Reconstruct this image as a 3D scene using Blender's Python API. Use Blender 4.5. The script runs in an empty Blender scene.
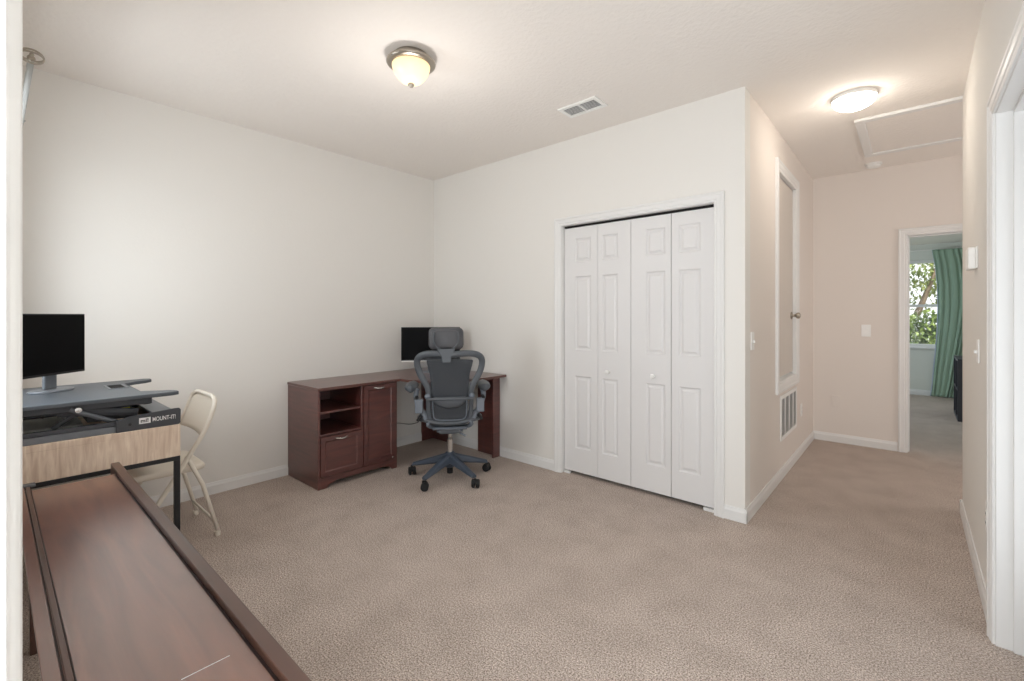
import bpy, bmesh, math, random
from mathutils import Vector, Matrix
random.seed(7)
C = bpy.context.scene.collection
R = math.radians
PI = math.pi

# ------------------------------------------------------------------ helpers
def srgb(r, g, b):
    f = lambda v: (v/255/12.92) if v/255 <= .04045 else ((v/255+.055)/1.055)**2.4
    return (f(r), f(g), f(b), 1)

class MB:
    def __init__(s): s.bm = bmesh.new()
    def box(s, a, b, m=None):
        x0, y0, z0 = a; x1, y1, z1 = b
        v = [s.bm.verts.new(p) for p in ((x0,y0,z0),(x1,y0,z0),(x1,y1,z0),(x0,y1,z0),(x0,y0,z1),(x1,y0,z1),(x1,y1,z1),(x0,y1,z1))]
        if m: 
            for q in v: q.co = m @ q.co
        for f in ((3,2,1,0),(4,5,6,7),(0,1,5,4),(1,2,6,5),(2,3,7,6),(3,0,4,7)): s.bm.faces.new([v[i] for i in f])
        return s
    def prism(s, pts, z0, z1, ax='z', m=None):
        def mk(p, h):
            return {'z': Vector((p[0],p[1],h)), 'y': Vector((p[0],h,p[1])), 'x': Vector((h,p[0],p[1]))}[ax]
        a = [s.bm.verts.new(mk(p, z0)) for p in pts]; b = [s.bm.verts.new(mk(p, z1)) for p in pts]
        if m:
            for q in a+b: q.co = m @ q.co
        n = len(pts)
        s.bm.faces.new(a[::-1]); s.bm.faces.new(b)
        for i in range(n): s.bm.faces.new((a[i], a[(i+1)%n], b[(i+1)%n], b[i]))
        return s
    def loft(s, rings, cap=True, closed=False):
        R_ = [[s.bm.verts.new(p) for p in r] for r in rings]
        n = len(R_[0]); k = len(R_)
        for i in range(k if closed else k-1):
            A, B = R_[i], R_[(i+1)%k]
            for j in range(n): s.bm.faces.new((A[j], A[(j+1)%n], B[(j+1)%n], B[j]))
        if cap and not closed: s.bm.faces.new(R_[0][::-1]); s.bm.faces.new(R_[-1])
        return s
    def tube(s, pts, r, n=12, ry=None, side=None, closed=False, cap=True):
        """sweep an ellipse r x ry along pts; side = fixed direction of the r axis is derived from normal 'side'"""
        pts = [Vector(p) for p in pts]; rings = []; up = None
        k = len(pts)
        for i, p in enumerate(pts):
            if closed: t = pts[(i+1)%k]-pts[i-1]
            else: t = pts[min(i+1,k-1)]-pts[max(i-1,0)]
            t.normalize()
            if side is not None:
                nrm = Vector(side); w = t.cross(nrm).normalized(); u = w.cross(t).normalized()
            else:
                if up is None:
                    up = Vector((0,0,1)) if abs(t.z) < .9 else Vector((1,0,0))
                w = t.cross(up).normalized(); u = w.cross(t).normalized(); up = u
            rr = r[i] if isinstance(r, (list,tuple)) else r
            r2 = (ry[i] if isinstance(ry,(list,tuple)) else ry) if ry is not None else rr
            rings.append([p + w*rr*math.cos(2*PI*j/n) + u*r2*math.sin(2*PI*j/n) for j in range(n)])
        return s.loft(rings, cap, closed)
    def lathe(s, prof, c=(0,0,0), n=32, m=None):
        rings = []
        for r, z in prof:
            rings.append([Vector((r*math.cos(2*PI*j/n), r*math.sin(2*PI*j/n), z)) for j in range(n)])
        M = Matrix.Translation(c) @ (m or Matrix())
        rings = [[M @ p for p in q] for q in rings]
        return s.loft(rings)
    def sphere(s, c, r, sx=1, sy=1, sz=1, n=16):
        m = Matrix.Translation(c) @ Matrix.Diagonal((sx*r, sy*r, sz*r, 1))
        bmesh.ops.create_uvsphere(s.bm, u_segments=n, v_segments=n//2+2, radius=1, matrix=m); return s
    def sheet(s, grid, th=None):
        G = [[s.bm.verts.new(p) for p in row] for row in grid]
        for i in range(len(G)-1):
            for j in range(len(G[0])-1): s.bm.faces.new((G[i][j], G[i][j+1], G[i+1][j+1], G[i+1][j]))
        return s
    def build(s, name, mat, parent=None, smooth=False, bevel=0, solid=0, sub=0, org=None, seg=2):
        bmesh.ops.recalc_face_normals(s.bm, faces=s.bm.faces)
        if org is not None: bmesh.ops.translate(s.bm, verts=s.bm.verts, vec=-Vector(org))
        me = bpy.data.meshes.new(name); s.bm.to_mesh(me); s.bm.free()
        me.materials.append(mat)
        if smooth:
            for p in me.polygons: p.use_smooth = True
        o = bpy.data.objects.new(name, me); C.objects.link(o)
        if org is not None: o.location = org
        if parent: o.parent = parent
        if solid:
            q = o.modifiers.new('s', 'SOLIDIFY'); q.thickness = solid; q.offset = 0
        if sub:
            q = o.modifiers.new('u', 'SUBSURF'); q.levels = sub; q.render_levels = sub
        if bevel:
            q = o.modifiers.new('b', 'BEVEL'); q.width = bevel; q.segments = seg; q.limit_method = 'ANGLE'; q.angle_limit = R(35)
            for p in me.polygons: p.use_smooth = True
            try:
                me.set_sharp_from_angle(angle=R(35))
            except Exception: pass
        return o

def T(x, y, z, rz=0): return Matrix.Translation((x, y, z)) @ Matrix.Rotation(rz, 4, 'Z')
def empty(name, loc=(0,0,0), rz=0):
    o = bpy.data.objects.new(name, None); C.objects.link(o); o.location = loc; o.rotation_euler = (0,0,rz); o.empty_display_size = .1; return o
def tag(o, label=None, cat=None, group=None, kind=None):
    if label: o['label'] = label
    if cat: o['category'] = cat
    if group: o['group'] = group
    if kind: o['kind'] = kind
    return o
def struct(o, label=None): o['kind'] = 'structure'; (o.__setitem__('label', label) if label else None); return o

# ------------------------------------------------------------------ materials
def mat(name, col, rough=.5, metal=0, spec=.5, **k):
    m = bpy.data.materials.new(name); m.use_nodes = True
    b = m.node_tree.nodes['Principled BSDF']
    b.inputs['Base Color'].default_value = col; b.inputs['Roughness'].default_value = rough
    b.inputs['Metallic'].default_value = metal; b.inputs['Specular IOR Level'].default_value = spec
    if 'coat' in k: b.inputs['Coat Weight'].default_value = k['coat']; b.inputs['Coat Roughness'].default_value = k.get('cr', .2); b.inputs['Coat IOR'].default_value = k.get('ci', 1.5)
    if 'emit' in k: b.inputs['Emission Color'].default_value = k.get('ecol', col); b.inputs['Emission Strength'].default_value = k['emit']
    if 'sheen' in k: b.inputs['Sheen Weight'].default_value = k['sheen']
    nt = m.node_tree
    if 'noise' in k:                                   # (scale xyz, colour2, detail, lo, hi)
        sc, c2, det, lo, hi = k['noise']
        tc = nt.nodes.new('ShaderNodeTexCoord'); mp = nt.nodes.new('ShaderNodeMapping'); mp.inputs['Scale'].default_value = sc
        n = nt.nodes.new('ShaderNodeTexNoise'); n.inputs['Scale'].default_value = 1; n.inputs['Detail'].default_value = det; n.inputs['Distortion'].default_value = k.get('dist', 0)
        r = nt.nodes.new('ShaderNodeValToRGB'); r.color_ramp.elements[0].position = lo; r.color_ramp.elements[1].position = hi
        r.color_ramp.elements[0].color = col; r.color_ramp.elements[1].color = c2
        nt.links.new(tc.outputs['Object'], mp.inputs[0]); nt.links.new(mp.outputs[0], n.inputs[0]); nt.links.new(n.outputs['Fac'], r.inputs[0]); nt.links.new(r.outputs[0], b.inputs['Base Color'])
    if 'bump' in k:
        sc, st, dist = k['bump'][:3]
        tc = nt.nodes.new('ShaderNodeTexCoord')
        n = nt.nodes.new('ShaderNodeTexNoise'); n.inputs['Scale'].default_value = sc; n.inputs['Detail'].default_value = k['bump'][3] if len(k['bump']) > 3 else 4
        bp = nt.nodes.new('ShaderNodeBump'); bp.inputs['Strength'].default_value = st; bp.inputs['Distance'].default_value = dist
        nt.links.new(tc.outputs['Object'], n.inputs[0]); nt.links.new(n.outputs['Fac'], bp.inputs['Height']); nt.links.new(bp.outputs[0], b.inputs['Normal'])
    return m

def carpet_mat():
    m = bpy.data.materials.new('carpet'); m.use_nodes = True; nt = m.node_tree; b = nt.nodes['Principled BSDF']
    N = nt.nodes.new; L = nt.links.new
    tc = N('ShaderNodeTexCoord')
    n1 = N('ShaderNodeTexNoise'); n1.inputs['Scale'].default_value = 165; n1.inputs['Detail'].default_value = 3; n1.inputs['Roughness'].default_value = .7
    n2 = N('ShaderNodeTexNoise'); n2.inputs['Scale'].default_value = 4.5; n2.inputs['Detail'].default_value = 6; n2.inputs['Roughness'].default_value = .62
    v = N('ShaderNodeTexVoronoi'); v.inputs['Scale'].default_value = 210
    for n in (n1, n2, v): L(tc.outputs['Object'], n.inputs['Vector'])
    r = N('ShaderNodeValToRGB'); e = r.color_ramp.elements
    e[0].position = .36; e[0].color = srgb(122, 108, 98); e[1].position = .66; e[1].color = srgb(236, 223, 211)
    q = e.new(.5); q.color = srgb(186, 172, 163)
    L(n1.outputs['Fac'], r.inputs[0])
    r2 = N('ShaderNodeValToRGB'); r2.color_ramp.elements[0].position = .3; r2.color_ramp.elements[0].color = (.87,.86,.85,1); r2.color_ramp.elements[1].position = .65; r2.color_ramp.elements[1].color = (1.04,1.04,1.04,1)
    L(n2.outputs['Fac'], r2.inputs[0])
    mx = N('ShaderNodeMix'); mx.data_type = 'RGBA'; mx.blend_type = 'MULTIPLY'; mx.inputs[0].default_value = 1
    L(r.outputs[0], mx.inputs[6]); L(r2.outputs[0], mx.inputs[7]); L(mx.outputs[2], b.inputs['Base Color'])
    b.inputs['Roughness'].default_value = 1; b.inputs['Specular IOR Level'].default_value = .1
    ad = N('ShaderNodeMath'); ad.operation = 'ADD'; L(n1.outputs['Fac'], ad.inputs[0]); L(v.outputs['Distance'], ad.inputs[1])
    bp = N('ShaderNodeBump'); bp.inputs['Strength'].default_value = .4; bp.inputs['Distance'].default_value = .005
    L(ad.outputs[0], bp.inputs['Height']); L(bp.outputs[0], b.inputs['Normal'])
    return m

def see_through(name, col, a, rough=.6, spec=.3, scale=0):
    """part transparent, part solid (glass a small, mesh fabric a larger)"""
    m = bpy.data.materials.new(name); m.use_nodes = True; nt = m.node_tree
    b = nt.nodes['Principled BSDF']; b.inputs['Base Color'].default_value = col; b.inputs['Roughness'].default_value = rough; b.inputs['Specular IOR Level'].default_value = spec
    t = nt.nodes.new('ShaderNodeBsdfTransparent'); x = nt.nodes.new('ShaderNodeMixShader'); x.inputs[0].default_value = a
    nt.links.new(t.outputs[0], x.inputs[1]); nt.links.new(b.outputs[0], x.inputs[2]); nt.links.new(x.outputs[0], nt.nodes['Material Output'].inputs[0])
    return m

M = {}
M['wall'] = mat('wall_paint', srgb(231, 228, 223), .75, bump=(60, .12, .004), spec=.25)
M['hallwall'] = mat('hall_paint', srgb(230, 222, 215), .75, bump=(60, .12, .004), spec=.25)
M['bedwall'] = mat('bedroom_paint', srgb(222, 224, 216), .75, bump=(60, .12, .004), spec=.25)
M['ceil'] = mat('ceiling_texture', srgb(239, 233, 227), .9, bump=(38, .4, .010, 6), spec=.1)
M['trim'] = mat('trim_paint', srgb(230, 229, 227), .38, spec=.4)
M['door'] = mat('door_paint', srgb(224, 222, 221), .42, spec=.4)
M['hdoor'] = mat('hall_door_paint', srgb(212, 204, 196), .5, spec=.3)
M['carpet'] = carpet_mat()
M['dark'] = mat('dark_void', srgb(28, 26, 25), .9)
M['cherry'] = mat('cherry_laminate', srgb(76, 37, 33), .40, noise=((3,3,22), srgb(106, 56, 49), 5, .3, .75), dist=1.2, coat=.7, cr=.42, ci=1.7)
M['cherrytop'] = mat('cherry_top', srgb(82, 50, 44), .3, noise=((22,3,3), srgb(104, 64, 56), 5, .3, .75), dist=1.2, coat=.5, cr=.3)
M['walnut'] = mat('walnut_veneer', srgb(92, 46, 31), .40, noise=((1.6,14,6), srgb(138, 80, 56), 6, .25, .8), dist=1.2, coat=1, cr=.24, ci=2.5)
M['walnut_edge'] = mat('walnut_edge', srgb(70, 46, 38), .38, noise=((2.0,24,24), srgb(100, 68, 56), 6, .25, .8), dist=1, coat=.6, cr=.34)
M['groove_shade'] = mat('dark_groove_shade', srgb(38, 20, 16), .6)
M['oak'] = mat('light_oak', srgb(210, 184, 162), .55, noise=((14,60,7), srgb(248, 230, 210), 7, .28, .72), dist=.8)
M['blackmetal'] = mat('black_metal', srgb(38, 38, 40), .45, .3)
M['conv'] = mat('converter_laminate', srgb(84, 90, 97), .42, bump=(400, .15, .001))
M['convdark'] = mat('converter_steel', srgb(68, 70, 75), .42, .2)
M['convgrey'] = mat('converter_grey', srgb(112, 116, 122), .4, .5)
M['trimlit'] = mat('lit_trim_paint', srgb(250, 250, 248), .35)  # trim paint made brighter: light on the near casing put into its colour
M['white'] = mat('white_plastic', srgb(242, 241, 238), .35)
M['print'] = mat('white_print', srgb(245, 245, 245), .6)
M['printdark'] = mat('dark_print', srgb(70, 70, 74), .6)
M['yellow'] = mat('yellow_sticker', srgb(214, 212, 70), .5)
M['screen'] = mat('screen', srgb(10, 10, 11), .4, spec=.08)
M['bezel'] = mat('black_bezel', srgb(24, 24, 26), .4)
M['silver'] = mat('silver_plastic', srgb(128, 133, 140), .36, .5)
M['nickel'] = mat('brushed_nickel', srgb(176, 168, 156), .3, .95)
M['chrome'] = mat('satin_metal', srgb(205, 203, 200), .25, .9)
M['rod'] = mat('curtain_rod_metal', srgb(176, 178, 176), .6, 0)
M['cream'] = mat('cream_enamel', srgb(232, 225, 212), .38)
M['creamseat'] = mat('cream_seat', srgb(226, 217, 203), .45)
M['rubber'] = mat('rubber', srgb(22, 22, 24), .7)
M['chairgrey'] = mat('slate_plastic', srgb(82, 87, 93), .42)
M['chairlight'] = mat('light_slate_plastic', srgb(112, 119, 129), .38)
M['chairdark'] = mat('dark_slate', srgb(50, 54, 60), .7, bump=(900, .4, .001))
M['mesh'] = see_through('chair_mesh', srgb(96, 100, 106), .36)
M['leather'] = mat('grey_leather', srgb(74, 75, 79), .42, bump=(220, .12, .001))
M['basegrey'] = mat('blue_grey_base', srgb(68, 77, 90), .36)
M['glassw'] = see_through('window_glass', srgb(235, 240, 240), .06, .02, .9)
M['bowl'] = mat('alabaster_glass', srgb(250, 226, 180), .3, emit=.55, ecol=(1, .76, .44, 1))
M['dome'] = mat('lit_white_dome', srgb(255, 250, 240), .3, emit=14, ecol=(1, .93, .82, 1))
M['ventdark'] = mat('vent_dark', srgb(135, 133, 134), .6)
M['curtain'] = mat('green_curtain', srgb(150, 174, 154), .8, sheen=.3, spec=.2)
M['curtainlining'] = mat('pale_lining', srgb(190, 200, 220), .8)
M['cube'] = mat('charcoal_board', srgb(50, 52, 60), .5)
M['bark'] = mat('bark', srgb(96, 78, 60), .9, noise=((20,20,4), srgb(140, 120, 98), 5, .3, .7))
M['leaf'] = mat('leaves', srgb(98, 122, 60), .6, noise=((3,3,3), srgb(190, 196, 120), 3, .35, .65))
M['leaf2'] = mat('hedge_leaves', srgb(64, 92, 40), .6, noise=((5,5,5), srgb(150, 168, 88), 3, .35, .65))
M['grass'] = mat('grass_ground', srgb(110, 130, 70), .9, noise=((3,3,3), srgb(150, 150, 96), 5, .3, .7))
M['cable'] = mat('cable', srgb(120, 116, 112), .6)
M['paper'] = mat('paper', srgb(232, 234, 230), .7)

# ------------------------------------------------------------------ the setting
H = 2.74; XL = -3.84; YB = 3.12; XH = -.788; YE = 5.73; XR = .250
def slab(name, a, b, m, label=None, org=None):
    return struct(MB().box(a, b).build(name, m), label)
slab('floor', (-4.1, -3.3, -.1), (3.0, 10.3, 0), M['carpet'], 'beige carpet running through room, hallway and bedroom')
slab('ceiling', (-4.0, -3.3, H), (3.0, YE+.06, H+.12), M['ceil'], 'textured off-white ceiling')
slab('ceiling_bedroom', (-2.4, YE+.06, 2.45), (3.0, 10.3, 2.57), M['ceil'])
slab('wall_left', (XL-.12, -.12, 0), (XL, 3.3, H), M['wall'], 'long cream wall behind the desks')
# back wall with its window (x -3.35..-2.6)
w = MB()
w.box((XL, -.12, 0), (-3.35, 0, H)).box((-2.6, -.12, 0), (-.62, 0, H)).box((-3.35, -.12, 0), (-2.6, 0, .98)).box((-3.35, -.12, 2.12), (-2.6, 0, H))
w.box((-.62, -.12, 2.2), (XR+.12, 0, H))
struct(w.build('wall_back', M['wall']))
# closet wall
w = MB()
w.box((XL, YB, 0), (-2.19, YB+.12, H)).box((-.967, YB, 0), (XH, YB+.12, H)).box((-2.19, YB, 2.045), (-.967, YB+.12, H))
struct(w.build('wall_closet', M['wall']), 'cream wall with the folding closet doors')
w = MB(); w.box((-2.6, 3.88, 0), (XH-.12, 3.96, H)).box((-2.68, YB+.12, 0), (-2.6, 3.96, H))
struct(w.build('wall_closet_inside', M['wall']))
# hall left wall with raised opening for the small door
w = MB()
w.box((XH-.12, YB+.12, 0), (XH, 4.04, H)).box((XH-.12, 4.76, 0), (XH, YE, H)).box((XH-.12, 4.04, 0), (XH, 4.76, .77)).box((XH-.12, 4.04, 2.435), (XH, 4.76, H))
struct(w.build('wall_hall_left', M['hallwall']), 'narrow hallway wall with the small raised door')
w = MB()
w.box((XH-.12, YE, 0), (-.045, YE+.12, H)).box((.77, YE, 0), (2.0, YE+.12, H)).box((-.045, YE, 2.07), (.77, YE+.12, H))
struct(w.build('wall_hall_end', M['hallwall']), 'hallway end wall with the bedroom doorway')
w = MB()
w.box((XR, 2.63, 0), (XR+.12, 4.22, H)).box((XR, 1.72, 2.115), (XR+.12, 2.63, H)).box((XR, 0, 0), (XR+.12, 1.72, H))
struct(w.build('wall_right', M['wall']), 'cream wall at the right with cased opening')
w = MB(); w.box((XR+.12, 4.10, 0), (2.0, 4.22, H)).box((2.0, 4.10, 0), (2.12, YE+.12, H))
struct(w.build('wall_hall_return', M['hallwall']))
# side room through the right opening, room behind the camera
w = MB(); w.box((1.9, .5, 0), (2.0, 4.10, H)).box((XR+.12, .4, 0), (2.0, .5, H))
struct(w.build('wall_side_room', M['wall']))
w = MB(); w.box((-1.7, -3.3, 0), (-1.6, -.12, H)).box((1.5, -3.3, 0), (1.6, -.12, H)).box((-1.6, -3.3, 0), (1.5, -3.2, H)).box((XR+.12, -.2, 0), (1.6, -.12, H))
struct(w.build('wall_behind', M['wall']))
# bedroom
w = MB(); w.box((-2.2, 10, 0), (-.75, 10.12, 2.45)).box((.5, 10, 0), (1.3, 10.12, 2.45)).box((-.75, 10, 0), (.5, 10.12, .78)).box((-.75, 10, 2.2), (.5, 10.12, 2.45))
struct(w.build('wall_bedroom_far', M['bedwall']), 'pale bedroom wall with the window')
struct(MB().box((1.3, YE+.12, 0), (1.42, 10.12, 2.45)).build('wall_bedroom_right', M['bedwall']))
struct(MB().box((-2.32, YE+.12, 0), (-2.2, 10.12, 2.45)).build('wall_bedroom_left', M['bedwall']))
struct(MB().box((-2.2, YE+.12, 0), (XH-.12, YE+.2, 2.45)).build('wall_bedroom_front', M['bedwall']))

# baseboards: profile board with eased top
def baseboard(name, p0, p1, n, h=.085, t=.013):
    p0, p1, n = Vector((*p0,0)), Vector((*p1,0)), Vector((*n,0))
    prof = [(0,0),(t,0),(t,h*.72),(t*.62,h*.86),(t*.45,h),(0,h)]
    b = MB(); b.loft([[p+n*a+Vector((0,0,z)) for a, z in prof] for p in (p0, p1)])
    return struct(b.build(name, M['trim']))
baseboard('baseboard_left', (XL, 0), (XL, YB), (1,0))
baseboard('baseboard_closet_left', (XL, YB), (-2.25, YB), (0,-1))
baseboard('baseboard_closet_right', (-.915, YB), (XH+.013, YB), (0,-1))
baseboard('baseboard_hall_left', (XH, YB-.013), (XH, YE), (1,0))
baseboard('baseboard_hall_end', (XH, YE), (-.105, YE), (0,-1))
baseboard('baseboard_right', (XR, 2.70), (XR, 4.233), (-1,0))
baseboard('baseboard_back', (XL, 0), (-.69, 0), (0,1))
baseboard('baseboard_hall_return', (XR-.013, 4.22), (2.0, 4.22), (0,1))
baseboard('baseboard_bedroom_far', (-2.2, 10), (1.3, 10), (0,-1))
baseboard('baseboard_bedroom_right', (1.3, YE+.12), (1.3, 10), (-1,0))

# casing profile around an opening. axes: u along wall, n out of wall
CP = [(0,0),(0,.010),(.006,.013),(.016,.012),(.022,.016),(.044,.017),(.050,.021),(.060,.021),(.065,.017),(.065,0)]
def casing(name, origin, ud, nd, u0, u1, ztop, zbot=0, sill=False, wd=1, par=None, m=None, CP=CP):
    """profile runs up one side, across and down the other with mitred corners"""
    o, ud, nd = Vector(origin), Vector(ud), Vector(nd); Zv = Vector((0,0,1)); P = [(a*wd, h) for a, h in CP]
    b = MB()
    path = [(u0, zbot, -1, 0), (u0, ztop, -1, 1), (u1, ztop, 1, 1), (u1, zbot, 1, 0)]
    if sill: path[0] = (u0, zbot, -1, -1); path[3] = (u1, zbot, 1, -1)
    rings = []
    for u, z, su, sz in path:
        rings.append([o + ud*(u+su*a) + Zv*(z+sz*a) + nd*h for a, h in P])
    b.loft(rings, closed=sill)
    ob = b.build(name, m or M['trim'])
    if par: ob.parent = par; return ob
    return struct(ob)
casing('trim_1', (0, YB, 0), (1,0,0), (0,-1,0), -2.184, -.973, 2.04)
casing('trim_2', (XH, 0, 0), (0,1,0), (1,0,0), 4.05, 4.75, 2.425, .78, sill=True, wd=1.35)
casing('trim_3', (0, YE, 0), (1,0,0), (0,-1,0), -.035, .76, 2.06)
casing('trim_4', (XR, 0, 0), (0,1,0), (-1,0,0), 1.725, 2.622, 2.103, wd=1.0)
casing('trim_5', (0, 0, 0), (1,0,0), (0,1,0), -.60, XR-.07, 2.19, CP=[(0,0),(0,.009),(.004,.011),(.008,.009),(.013,.012),(.018,.0155),(.024,.013),(.030,.015),(.036,.019),(.044,.0165),(.050,.0195),(.056,.021),(.062,.021),(.066,.018),(.066,0)], m=M['trimlit'])
# jambs with door stops
def jamb(name, parts): 
    b = MB()
    for p in parts: b.box(*p)
    return struct(b.build(name, M['trim'], bevel=.002))
jamb('trim_6', [((XR-.002, 2.612, 0), (XR+.122, 2.632, 2.12)), ((XR-.002, 1.718, 0), (XR+.122, 1.738, 2.12)), ((XR-.002, 1.738, 2.098), (XR+.122, 2.612, 2.118)),
                ((XR+.045, 2.600, 0), (XR+.08, 2.612, 2.098)), ((XR+.045, 1.738, 2.086), (XR+.08, 2.600, 2.098))])
jamb('trim_7', [((-.047, YE-.002, 0), (-.03, YE+.122, 2.075)), ((.755, YE-.002, 0), (.772, YE+.122, 2.075)), ((-.03, YE-.002, 2.055), (.755, YE+.122, 2.072)),
                ((-.03, YE+.05, 0), (-.018, YE+.085, 2.055)), ((-.018, YE+.05, 2.043), (.755, YE+.085, 2.055))])
jamb('trim_8', [((-.622, -.122, 0), (-.602, .0, 2.2)), ((-.602, -.122, 2.185), (XR-.02, .0, 2.2)), ((XR-.02, -.122, 0), (XR+.0, 0, 2.2))])
jamb('trim_9', [((-2.192, YB, 0), (-2.180, YB+.122, 2.047)), ((-.977, YB, 0), (-.965, YB+.122, 2.047)), ((-2.180, YB, 2.038), (-.977, YB+.122, 2.047))])
jamb('trim_10', [((XH-.12, 4.038, .77), (XH, 4.05, 2.437)), ((XH-.12, 4.75, .77), (XH, 4.762, 2.437)), ((XH-.12, 4.05, .768), (XH, 4.75, .78)), ((XH-.12, 4.05, 2.425), (XH, 4.75, 2.437))])

# closet door leaves (front face towards -Y)
def leaf(name, x0, x1, pu0, pu1, z0, z1, y, label, knob=None):
    t = .034
    rows = [(.22,.81),(1.02,1.62),(1.735,1.93)]
    b = MB()
    b.box((x0, y+.010, z0), (x1, y+t, z1))
    b.box((x0, y, z0), (pu0, y+.010, z1)).box((pu1, y, z0), (x1, y+.010, z1))
    zs = [z0] + [q for r in rows for q in r] + [z1]
    for i in range(0, len(zs), 2): b.box((pu0, y, zs[i]), (pu1, y+.010, zs[i+1]))
    for a, c in rows:
        # moulded slope inwards, flat ditch, raised field
        g = .010; g2 = .020; g3 = .034
        for (q0, d0, q1, d1) in ((0, 0, g, .0095), (g2, .0095, g3, .002)):
            A = [(pu0+q0, a+q0), (pu1-q0, a+q0), (pu1-q0, c-q0), (pu0+q0, c-q0)]
            B = [(pu0+q1, a+q1), (pu1-q1, a+q1), (pu1-q1, c-q1), (pu0+q1, c-q1)]
            va = [b.bm.verts.new((p[0], y+d0, p[1])) for p in A]; vb = [b.bm.verts.new((p[0], y+d1, p[1])) for p in B]
            for i in range(4): b.bm.faces.new((va[i], va[(i+1)%4], vb[(i+1)%4], vb[i]))
            if q0: b.bm.faces.new(vb)
    o = struct(b.build(name, M['door']), label)
    if knob:
        k = MB(); k.lathe([(.0001,0),(.009,0),(.008,.010),(.011,.016),(.0165,.022),(.0175,.028),(.013,.034),(.0001,.036)], (knob[0], y, knob[1]), 20, Matrix.Rotation(R(90), 4, 'X'))
        k.build('knob', M['white'], o, smooth=True)
    return o
yd = YB+.030
leaf('door_1', -2.176, -1.8615, -2.073, -1.922, .028, 2.018, yd, 'white folding closet door leaf at the far left')
leaf('door_2', -1.8585, -1.5805, -1.823, -1.686, .028, 2.018, yd, 'second white closet door leaf, left of the centre gap', (-1.765, .865))
leaf('door_3', -1.5765, -1.2745, -1.462, -1.315, .028, 2.018, yd, 'third white closet door leaf, right of the centre gap', (-1.40, .865))
leaf('door_4', -1.2695, -.981, -1.219, -1.071, .028, 2.018, yd, 'white closet door leaf nearest the hallway corner')
tr = MB(); tr.box((-2.178, YB+.035, 2.024), (-.979, YB+.06, 2.038)); struct(tr.build('trim_11', M['dark']))
pv = MB(); pv.box((-2.176, YB+.02, .001), (-2.12, YB+.045, .02)).box((-1.05, YB+.02, .001), (-.979, YB+.045, .02)); struct(pv.build('trim_12', M['trim']))

# raised hallway door
d5 = struct(MB().box((XH-.055, 4.056, .80), (XH-.018, 4.744, 2.420)).build('door_5', M['hdoor'], bevel=.002), 'plain hallway door set high in the wall')
k = MB(); k.lathe([(.0001,0),(.032,0),(.032,.004),(.027,.009),(.012,.012),(.011,.030),(.016,.036),(.026,.044),(.028,.056),(.024,.066),(.012,.072),(.0001,.073)], (XH-.018, 4.675, 1.30), 24, Matrix.Rotation(R(90), 4, 'Y'))
k.build('knob', M['nickel'], d5, smooth=True)
for hz in (1.05, 2.22):
    h = MB(); h.tube([(XH-.008, 4.053, hz-.045), (XH-.008, 4.053, hz+.045)], .006, 10).box((XH-.018, 4.056, hz-.045), (XH-.0165, 4.085, hz+.045))
    h.build('hinge', M['nickel'], d5)
la = MB(); la.tube([(XH-.01, 4.062, 2.31), (XH-.004, 4.10, 2.312), (XH-.008, 4.15, 2.312)], .0045, 8); la.build('latch', M['nickel'], d5)

# windows
def window(name, x0, x1, z0, z1, y, s, label=None):
    """s = +1 when the room lies to +Y of the wall"""
    o = empty(name, (0,0,0)); struct(o, label)
    f = MB(); fw = .05
    f.box((x0, y-.03, z0), (x0+fw, y+.03, z1)).box((x1-fw, y-.03, z0), (x1, y+.03, z1)).box((x0+fw, y-.03, z0), (x1-fw, y+.03, z0+fw)).box((x0+fw, y-.03, z1-fw), (x1-fw, y+.03, z1))
    f.build('window_frame', M['trim'], o, bevel=.003)
    zm = z0+(z1-z0)*.477
    MB().box((x0+fw, y-.022, zm-.022), (x1-fw, y+.022, zm+.022)).build('meeting_rail', M['trim'], o, bevel=.003)
    for nme, a, c, dy in (('lower_pane', z0+fw, zm-.022, .004), ('upper_pane', zm+.022, z1-fw, -.008)):
        MB().box((x0+fw, y+dy, a), (x1-fw, y+dy+.004, c)).build('pane', M['glassw'], o)
    return o
w1 = window('window_1', -3.35, -2.6, .98, 2.12, -.07, 1)
w2 = window('window_2', -.75, .5, .78, 2.2, 10.07, -1, 'bedroom window showing green trees')
struct(MB().box((-.80, 9.965, .755), (.55, 10.06, .782)).build('window_sill_2', M['trim'], bevel=.004))
struct(MB().box((-3.40, -.04, .955), (-2.55, .025, .979)).build('window_sill_1', M['trim'], bevel=.004))

# ------------------------------------------------------------------ ceiling fixtures
cl = tag(empty('ceiling_light', (-2.087, 1.536, H)), 'flush ceiling light with brushed nickel rim and glowing alabaster bowl', 'ceiling light')
MB().lathe([(.0001,0),(.092,0),(.096,-.010),(.118,-.026),(.130,-.036),(.134,-.043),(.130,-.050),(.118,-.056),(.104,-.058),(.0001,-.050)], (0,0,0), 48).build('rim', M['nickel'], cl, smooth=True)
prof = [(.104,-.054),(.103,-.066),(.098,-.085),(.089,-.104),(.076,-.123),(.059,-.140),(.040,-.151),(.020,-.157),(.0001,-.158)]
MB().lathe(prof, (0,0,0), 48).build('glass_bowl', M['bowl'], cl, smooth=True)
MB().lathe([(.0001,-.154),(.016,-.157),(.018,-.164),(.010,-.169),(.009,-.175),(.0001,-.179)], (0,0,0), 24).build('finial', M['nickel'], cl, smooth=True)

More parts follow.
